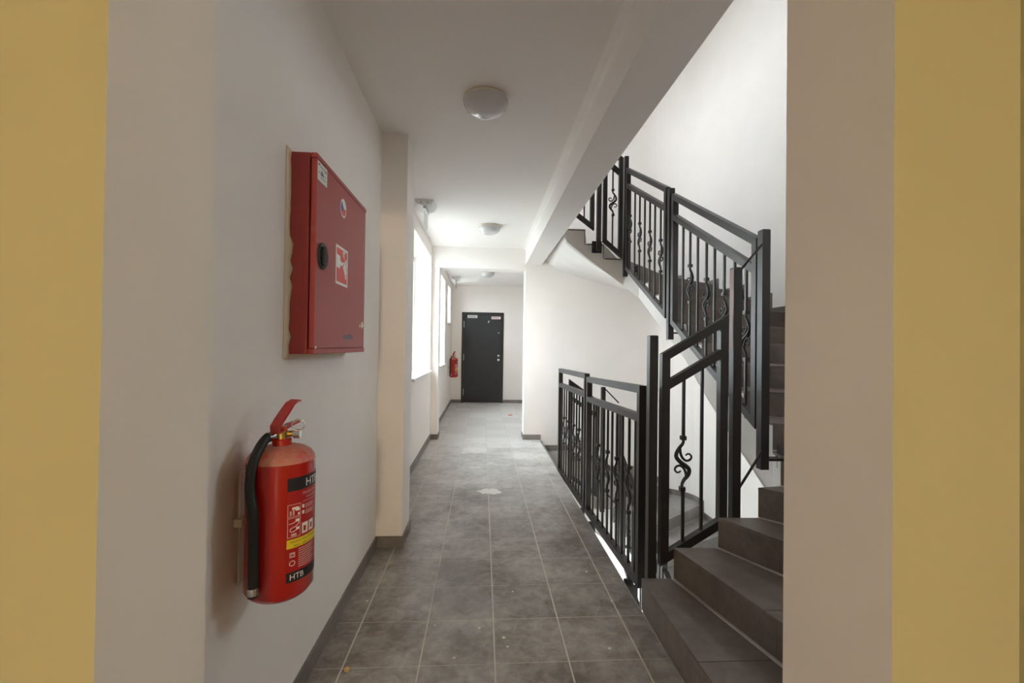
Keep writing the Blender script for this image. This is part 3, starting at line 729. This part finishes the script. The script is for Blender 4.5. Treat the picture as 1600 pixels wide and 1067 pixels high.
# ------------------------------------------------------------------ fire extinguisher (built at the origin, +Y local points along the label face)
def make_extinguisher(label):
    root = thing('fire_extinguisher', label, 'fire extinguisher', (0, 0, 0), 0, 'powder extinguishers on the left wall')
    rB = .086; zs0, zs1 = 0.0, .365
    prof = [(.0, .0), (.045, .0), (.066, .004), (.076, .012), (rB, .026), (rB, zs1), (.083, zs1+.010), (.075, zs1+.021), (.060, zs1+.031), (.040, zs1+.037), (.026, zs1+.039)]
    mb = MB(); mb.lathe(prof[:6], (0, 0, 0), 48); body = mb.build('body', M['red'], root)
    mb = MB(); mb.lathe(prof[5:], (0, 0, 0), 48); mb.build('dome', M['dust_red'], body, 'dusty shoulder')
    zn = zs1+.034
    mb = MB(); mb.lathe([(.0, zn), (.025, zn), (.025, zn+.020), (.021, zn+.023), (.0, zn+.023)], (0, 0, 0), 24, smooth=False); mb.build('neck_ring', M['red'], root)
    zv = zn+.022
    mb = MB(); mb.lathe([(.0, zv), (.015, zv), (.015, zv+.022), (.0, zv+.022)], (0, 0, 0), 16, smooth=False)
    mb.tube([(-.026, 0, zv+.011), (.034, 0, zv+.011)], .0085, 10); valve = mb.build('valve', M['brass'], root, 'brass valve block')
    mb = MB(); mb.tube([(.030, -.004, zv+.011), (.046, -.010, zv+.011)], .0125, 18); mb.build('gauge', M['chrome'], valve)
    # lever (up) and carrying handle, turned away from the viewer
    rot = R(48)
    def strap(pts, wid, name, mat):
        mb = MB(); vs_ = []
        for i, (x, z) in enumerate(pts):
            j = min(i+1, len(pts)-1); l_ = max(i-1, 0); tx, tz = pts[j][0]-pts[l_][0], pts[j][1]-pts[l_][1]; q = math.hypot(tx, tz); nx, nz = -tz/q, tx/q
            h = .003
            for sx_, sn in ((-1, -1), (1, -1), (1, 1), (-1, 1)):
                px_, py_ = x+nx*h*sn, sx_*wid[i]/2
                vs_.append((px_*math.cos(rot)-py_*math.sin(rot), px_*math.sin(rot)+py_*math.cos(rot), z+nz*h*sn))
        fs = []
        for i in range(len(pts)-1):
            for q in range(4): fs.append((4*i+q, 4*i+(q+1) % 4, 4*i+4+(q+1) % 4, 4*i+4+q))
        fs += [(3, 2, 1, 0), tuple(4*(len(pts)-1)+q for q in range(4))]
        mb.add(vs_, fs); return mb.build(name, mat, root)
    zt_ = zv+.022
    strap([(-.024, zt_-.004), (-.024, zt_+.014), (-.010, zt_+.030), (.010, zt_+.050), (.030, zt_+.070), (.048, zt_+.077), (.060, zt_+.075)], [.028, .031, .032, .032, .030, .027, .020], 'lever', M['red'])
    strap([(-.022, zt_-.003), (.0, zt_+.004), (.03, zt_+.012), (.060, zt_+.016)], [.026, .026, .022, .016], 'carry_handle', M['red'])
    mb = MB(); mb.box(-.012, -.012, zt_-.002, .012, .012, zt_+.012); mb.build('lever_block', M['red'], root)
    ring = [(.040+.0165*math.cos(a), -.012+.006*math.sin(a), zt_+.014+.0150*math.sin(a)) for a in [2*math.pi*i/20 for i in range(21)]]
    mb = MB(); mb.tube(ring, .0014, 6, False); mb.build('safety_pin', M['chrome'], root)
    # hose : from the valve's left side down the body
    ha = R(-126); hx, hy = math.cos(ha), math.sin(ha)
    pts = [(-.022, 0, zv+.010), (-.036, -.014, zv+.006), (-.052, -.038, zv-.014), (-.066, -.066, zv-.052), (-.070, -.074, zv-.11), (hx*.106, hy*.106, .25), (hx*.102, hy*.102, .17), (hx*.1005, hy*.1005, .10), (hx*.100, hy*.100, .066)]
    pts = spline(pts, 4)
    mb = MB(); mb.tube(pts, .0125, 12); hose = mb.build('hose', M['rubber'], root)
    e = pts[-1]
    mb = MB(); mb.tube([e, (e[0], e[1], e[2]-.018)], .0140, 14); mb.build('nozzle_ferrule', M['chrome'], hose)
    mb = MB(); mb.tube([(e[0], e[1], e[2]-.017), (e[0], e[1], e[2]-.024)], .0125, 12); mb.build('nozzle', M['rubber'], hose)
    p0 = pts[0]; mb = MB(); mb.tube([(-.020, 0, zv+.010), (-.034, -.011, zv+.007)], .0138, 12); mb.build('hose_ferrule', M['chrome'], hose)
    # wall bracket behind
    wd = R(180-0)  # replaced by placement
    # label: curved patches on the cylinder, angle measured from local -Y (towards viewer) to +X
    A0 = 10.0
    def patch(a0, a1, z0_, z1_, mat, name, lvl, parent, label=None, slant=0.0):
        rr = rB+.0005+.0004*lvl; n_ = max(2, int((a1-a0)/4)); vs_ = []
        for i in range(n_+1):
            a = R(a0+(a1-a0)*i/n_-90); vs_ += [(rr*math.cos(a), rr*math.sin(a), z0_), (rr*math.cos(a), rr*math.sin(a), z1_)]
        mb = MB(); mb.add(vs_, [(2*i, 2*i+2, 2*i+3, 2*i+1) for i in range(n_)], True)
        return mb.build(name, mat, parent, label)
    zl0, zl1 = .060, .330
    lab = patch(A0, 110, zl0, zl1, M['label_red'], 'label', 0, root, 'dark red instruction label with black bands')
    def P_(a0, a1, z0_, z1_, mat, name, lvl=1): return patch(a0, a1, z0_, z1_, mat, name, lvl, lab)
    def W_(s, a0, z_, size, mat, name, lvl=2, bold=0):
        v, f = text_polys(s, size); rr = rB+.0005+.0004*lvl
        mb = MB(); mb.add([(rr*math.cos(R(a0-90)+p[0]/rr), rr*math.sin(R(a0-90)+p[0]/rr), z_+p[1]) for p in v], f)
        return mb.build(name, mat, lab)
    P_(A0, 110, .296, .330, M['black'], 'band'); P_(A0, 110, zl0, .086, M['black'], 'band')
    W_('HTB', 42, .302, .030, M['white'], 'lettering'); W_('HTB', A0+5, .066, .021, M['white'], 'lettering')
    W_('PRÁŠKOVÝ', 36, .281, .011, M['pinkprint'], 'lettering'); W_('HASICÍ PŘÍSTROJ', 44, .270, .008, M['pinkprint'], 'lettering')
    P_(36, 100, .262, .2632, M['pinkprint'], 'rule')
    def frame(a0, a1, za, zb):
        t = .0016; ta = math.degrees(t/rB)
        for q in ((a0, a1, zb-t, zb), (a0, a1, za, za+t), (a0, a0+ta, za, zb), (a1-ta, a1, za, zb)): P_(*q, M['pinkprint'], 'frame_line', 2)
    frame(A0+.5, 33, .229, .262); frame(A0+.5, 33, .176, .227)
    # pictograms: extinguisher outline with hand, hose
    P_(14, 17, .233, .245, M['pinkprint'], 'pictogram', 2); P_(19, 22, .233, .250, M['pinkprint'], 'pictogram', 2); P_(18, 29, .247, .254, M['white'], 'pictogram', 2); P_(24, 31, .243, .251, M['white'], 'pictogram', 2); P_(28, 31, .232, .238, M['white'], 'pictogram', 2)
    def wav(pts, name='pictogram'):
        mb = MB(); q = [((rB+.0012)*math.cos(R(a-90)), (rB+.0012)*math.sin(R(a-90)), z_) for a, z_ in spline(pts, 4)]
        mb.tube(q, .0009, 5); mb.build(name, M['white'], lab)
    wav([(13, .212), (20, .213), (27, .217), (30, .211), (25, .204), (17, .200), (15, .193), (20, .191), (27, .195)])
    P_(24, 31, .215, .222, M['white'], 'pictogram', 2); P_(25, 31, .194, .201, M['white'], 'pictogram', 2); P_(17, 26, .179, .186, M['pinkprint'], 'pictogram', 2)
    for i, z_ in enumerate((.246, .230)):
        P_(36, 40, z_, z_+.009, M['white'], 'number_box', 2)
        for j in range(3): P_(42, 62+4*((i+j) % 2), z_+.006-.004*j, z_+.0078-.004*j, M['pinkprint'], 'print_line', 2)
    for a in (36, 52): P_(a, a+13, .178, .206, M['offwhite'], 'class_icon', 2); P_(a+3, a+8, .184, .198, M['label_red'], 'class_flame', 3)
    P_(A0, 110, .148, .171, M['sticker_yellow'], 'warning_band')
    W_('HASIVO POUŽITELNÉ', 16, .161, .0085, M['black'], 'lettering'); W_('MAX. 1000 V Z 1 M', 21, .150, .0085, M['black'], 'lettering')
    P_(15, 24, .124, .137, M['pinkprint'], 'recycling_icon', 2); P_(17, 22, .128, .132, M['label_red'], 'recycling_icon', 3)
    wav([(19.5+4.5*math.cos(t), .109+.0063*math.sin(t)) for t in [2*math.pi*i/12 for i in range(13)]], 'round_icon')
    for i in range(9): P_(30, 66-3*(i % 3), .140-.0058*i, .1425-.0058*i, M['pinkprint'], 'print_line', 2)
    return root, zv
ex, zv = make_extinguisher('large red powder extinguisher on the left wall below the fire hose cabinet')
AX, AY, AZ = -0.547, 1.288, 0.588
ex.location = (AX, AY, AZ)
face = math.atan2(-AX, AY)      # turns local -Y towards the camera
ex.rotation_euler = (0, 0, face)
def bracket(root, gapd, zr):
    # flat steel hook from the wall (world -X) : local direction
    d = Vector((-1, 0, 0)); d.rotate(Matrix.Rotation(-root.rotation_euler.z, 3, 'Z')); s = Vector((-d.y, d.x, 0))
    mb = MB(); mb.bar(d*(.088)+Vector((0,0,.20)), d*(gapd)+Vector((0,0,.20)), .06, .02); mb.bar(d*(gapd-.004)+Vector((0,0,.03)), d*(gapd-.004)+Vector((0,0,.33)), .022, .005, s); mb.build('wall_bracket', M['lampbase'], root)
bracket(ex, AX+0.655-0.0005, 0)
ex2 = copy_tree(ex); ex2['label'] = 'small-looking red extinguisher on the left wall near the black door'
ex2.location = (-0.585, 9.22, 0.625); ex2.rotation_euler = (0, 0, math.atan2(0.585, 9.22)+R(8))
for ch in list(ex2.children):
    if ch.name.startswith('wall_bracket'): bpy.data.objects.remove(ch)
bracket(ex2, 0.70-0.585, 0)

# ------------------------------------------------------------------ ceiling lamps
def lamp(label, x, y, rr):
    root = thing('ceiling_lamp', label, 'lamp', (x, y, 2.60), 0, 'round ceiling lamps along the corridor')
    mb = MB(); mb.lathe([(0, 0), (rr*.94, 0), (rr*.98, -.006), (rr*.98, -.020), (rr*.90, -.024), (0, -.024)], (0, 0, 0), 40); mb.build('base', M['lampbase'], root)
    prof = [(rr, -.016)] + [(rr*math.cos(R(a)), -.022-.075*math.sin(R(a))) for a in (0, 10, 20, 30, 40, 50, 60, 70, 80, 90)]
    mb = MB(); mb.lathe(prof, (0, 0, 0), 48); mb.build('dome', M['opal'], root)
lamp('white glass dome lamp on the ceiling, nearest of three', -0.003, 2.44, .120)
lamp('white glass dome lamp on the ceiling beside the first window, middle of three', 0.052, 5.05, .122)
lamp('white glass dome lamp on the ceiling before the black door, farthest of three', 0.065, 8.22, .122)
# emergency sign lights: housing with a clear hanging blade
def emergency(label, x, y):
    root = thing('emergency_light', label, 'light', (x, y, 2.60), 0, 'emergency lights by the left wall')
    mb = MB(); pr = [(-.085, 0), (.085, 0), (.070, -.035), (.02, -.050), (-.02, -.050), (-.070, -.035)]
    k = len(pr); pv = [(a, -.13, b_) for a, b_ in pr]+[(a, .13, b_) for a, b_ in pr]
    mb.add(pv, [tuple(range(k)), tuple(range(k, 2*k))[::-1]]+[(i, k+i, k+(i+1) % k, (i+1) % k) for i in range(k)]); mb.build('housing', M['plastic'], root)
    mb = MB(); mb.box(-.012, -.12, -.075, .012, .12, -.046); mb.build('blade_holder', M['bolt'], root)
    mb = MB(); mb.box(-.004, -.115, -.215, .004, .115, -.072); mb.build('sign_blade', M['acrylic'], root)
    for q in (-.03, .03):
        mb = MB(); mb.box(q-.008, -.136, -.030, q+.008, -.129, -.014); mb.build('clip', M['bolt'], root)
emergency('white emergency light with clear hanging blade on the ceiling by the large window', -0.555, 4.33)
emergency('white emergency light with clear hanging blade on the ceiling near the black door', -0.545, 9.0)

# ------------------------------------------------------------------ black door
root = structroot('door_1'); dy = YEND
mb = MB(); a, b_ = -0.475, 0.455; f_ = .045
mb.box(a, dy-.012, 0, a+f_, dy+.10, 2.010); mb.box(b_-f_, dy-.012, 0, b_, dy+.10, 2.010); mb.box(a+f_, dy-.012, 2.010-f_, b_-f_, dy+.10, 2.010); mb.build('frame', M['doorframe'], root)
mb = MB(); mb.box(a+f_+.003, dy+.004, .008, b_-f_-.003, dy+.05, 2.010-f_-.003); leaf = mb.build('leaf', M['door'], root)
for zz in (1.74, 1.01, .24):
    mb = MB(); mb.tube([(a+f_+.004, dy-.008, zz-.07), (a+f_+.004, dy-.008, zz+.07)], .010, 10); mb.build('hinge', M['bolt'], root)
def disc(x, z, r, name):
    mb = MB(); mb.lathe([(0, -.010), (r*.8, -.010), (r, -.006), (r, 0)], (x, dy+.004, z), 24, 'y'); o = mb.build(name, M['chrome'], leaf)
    mb = MB(); mb.box(x-.004, dy-.0075, z-.014, x+.004, dy-.0055, z+.006); mb.build('keyhole', M['black'], leaf)
disc(0.350, 1.045, .030, 'rosette'); disc(0.348, .955, .030, 'rosette')
for (x0, x1, z0_, z1_, mt, tm) in ((-.35, -.135, 1.885, 1.945, M['offwhite'], M['greytext']), (.180, .385, 1.865, 1.920, M['white'], M['signred'])):
    mb = MB(); mb.box(x0, dy+.001, z0_, x1, dy+.006, z1_); p = mb.build('sign_plate', mt, leaf)
    mb = MB(); xx = x0+.02
    while xx < x1-.03: wv = random.uniform(.008, .016); mb.box(xx, dy+.0002, z0_+.016, xx+wv, dy+.003, z1_-.016); xx += wv+.006
    mb.build('lettering', tm, leaf, kind='stuff')
for (x, z, sx_, sz_) in ((.115, 1.80, .012, .03), (.125, 1.815, .02, .008), (.345, 1.56, .018, .010), (-.12, 1.975, .05, .010)):
    mb = MB(); n_ = 8; q = [(x+sx_*random.uniform(.6, 1.2)*math.cos(2*math.pi*i/n_), dy+.003, z+sz_*random.uniform(.6, 1.2)*math.sin(2*math.pi*i/n_)) for i in range(n_)]
    mb.add(q+[(p_[0], dy+.006, p_[2]) for p_ in q], [tuple(range(n_))]+[(i, n_+i, n_+(i+1) % n_, (i+1) % n_) for i in range(n_)]); mb.build('paint_chip', M['chip'], leaf)

# ------------------------------------------------------------------ litter on the floor
def lump(name, label, cat, x, y, s, mat, group=None, z=0.0, flat_=0.6):
    mb = MB(); n_ = 9; vs_ = []; rings = [(0.55, 0), (1.0, .35), (.75, .8), (.25, 1.0)]
    for rr, hh in rings:
        for i in range(n_):
            a = 2*math.pi*i/n_; q = random.uniform(.75, 1.25); vs_.append((rr*s*q*math.cos(a), rr*s*q*math.sin(a), hh*s*flat_))
    fs = [tuple(range(n_))[::-1], tuple(range(3*n_, 4*n_))]
    for i in range(3):
        for k in range(n_): fs.append((i*n_+k, i*n_+(k+1) % n_, (i+1)*n_+(k+1) % n_, (i+1)*n_+k))
    mb.add(vs_, fs); o = mb.build(name, mat, loc=(x, y, z)); o['label'] = label; o['category'] = cat
    if group: o['group'] = group
lump('foam_crumb', 'tan foam crumb on the floor near the left skirting', 'crumb', -0.511, 1.815, .013, M['foil'], flat_=1.2)
lump('paper_scrap', 'small orange scrap on the floor before the black door', 'scrap', 0.594-.08, 8.33, .045, M['orange'], flat_=.35)
GC = 'white plaster chips scattered over the corridor floor'
CHIPL = ['white plaster chip on the floor beside the left skirting, below the extinguisher', 'white plaster chip left of the mid joint, two tiles into the corridor', 'largest white plaster chip, just right of the mid joint near the camera', 'white plaster chip close in front of the largest chip', 'white plaster chip on the mid joint behind the largest chip', 'white plaster chip left of the mid joint, closest to the camera',
    'white plaster chip on the floor past the first wall pillar', 'white plaster chip past the pillar, nearer the middle of the floor', 'white plaster chip right of the mid joint, level with the stair foot', 'white plaster chip by the near end of the corridor railing', 'white plaster chip near the lowest stair riser, towards the camera', 'white plaster chip at the foot of the first wall pillar', 'white plaster chip beside the lowest step corner', 'white plaster chip in mid floor, level with the corridor railing']
for qi, (x, y, s) in enumerate(((-.555, 2.3, .006), (-.20, 2.09, .006), (.107, 1.99, .008), (.12, 1.93, .006), (.0, 2.06, .007), (-.10, 1.87, .006), (-.35, 3.3, .008), (-.30, 3.52, .007), (.17, 2.36, .006), (.60, 2.55, .007), (.55, 1.9, .006), (-.42, 2.95, .007), (.66, 2.25, .006), (.3, 3.2, .006))):
    lump('plaster_chip', CHIPL[qi], 'chip', x, y, s, M['chip'], GC)
mb = MB(); n_ = 22; q = [(0.08+.115*random.uniform(.55, 1.1)*math.cos(2*math.pi*i/n_), 3.98+.085*random.uniform(.5, 1.1)*math.sin(2*math.pi*i/n_)) for i in range(n_)]
mb.prism(q, 0.0002, 0.0012); o = mb.build('plaster_smear', M['chip']); o['label'] = 'pale plaster smear across a floor joint in mid corridor'; o['category'] = 'smear'
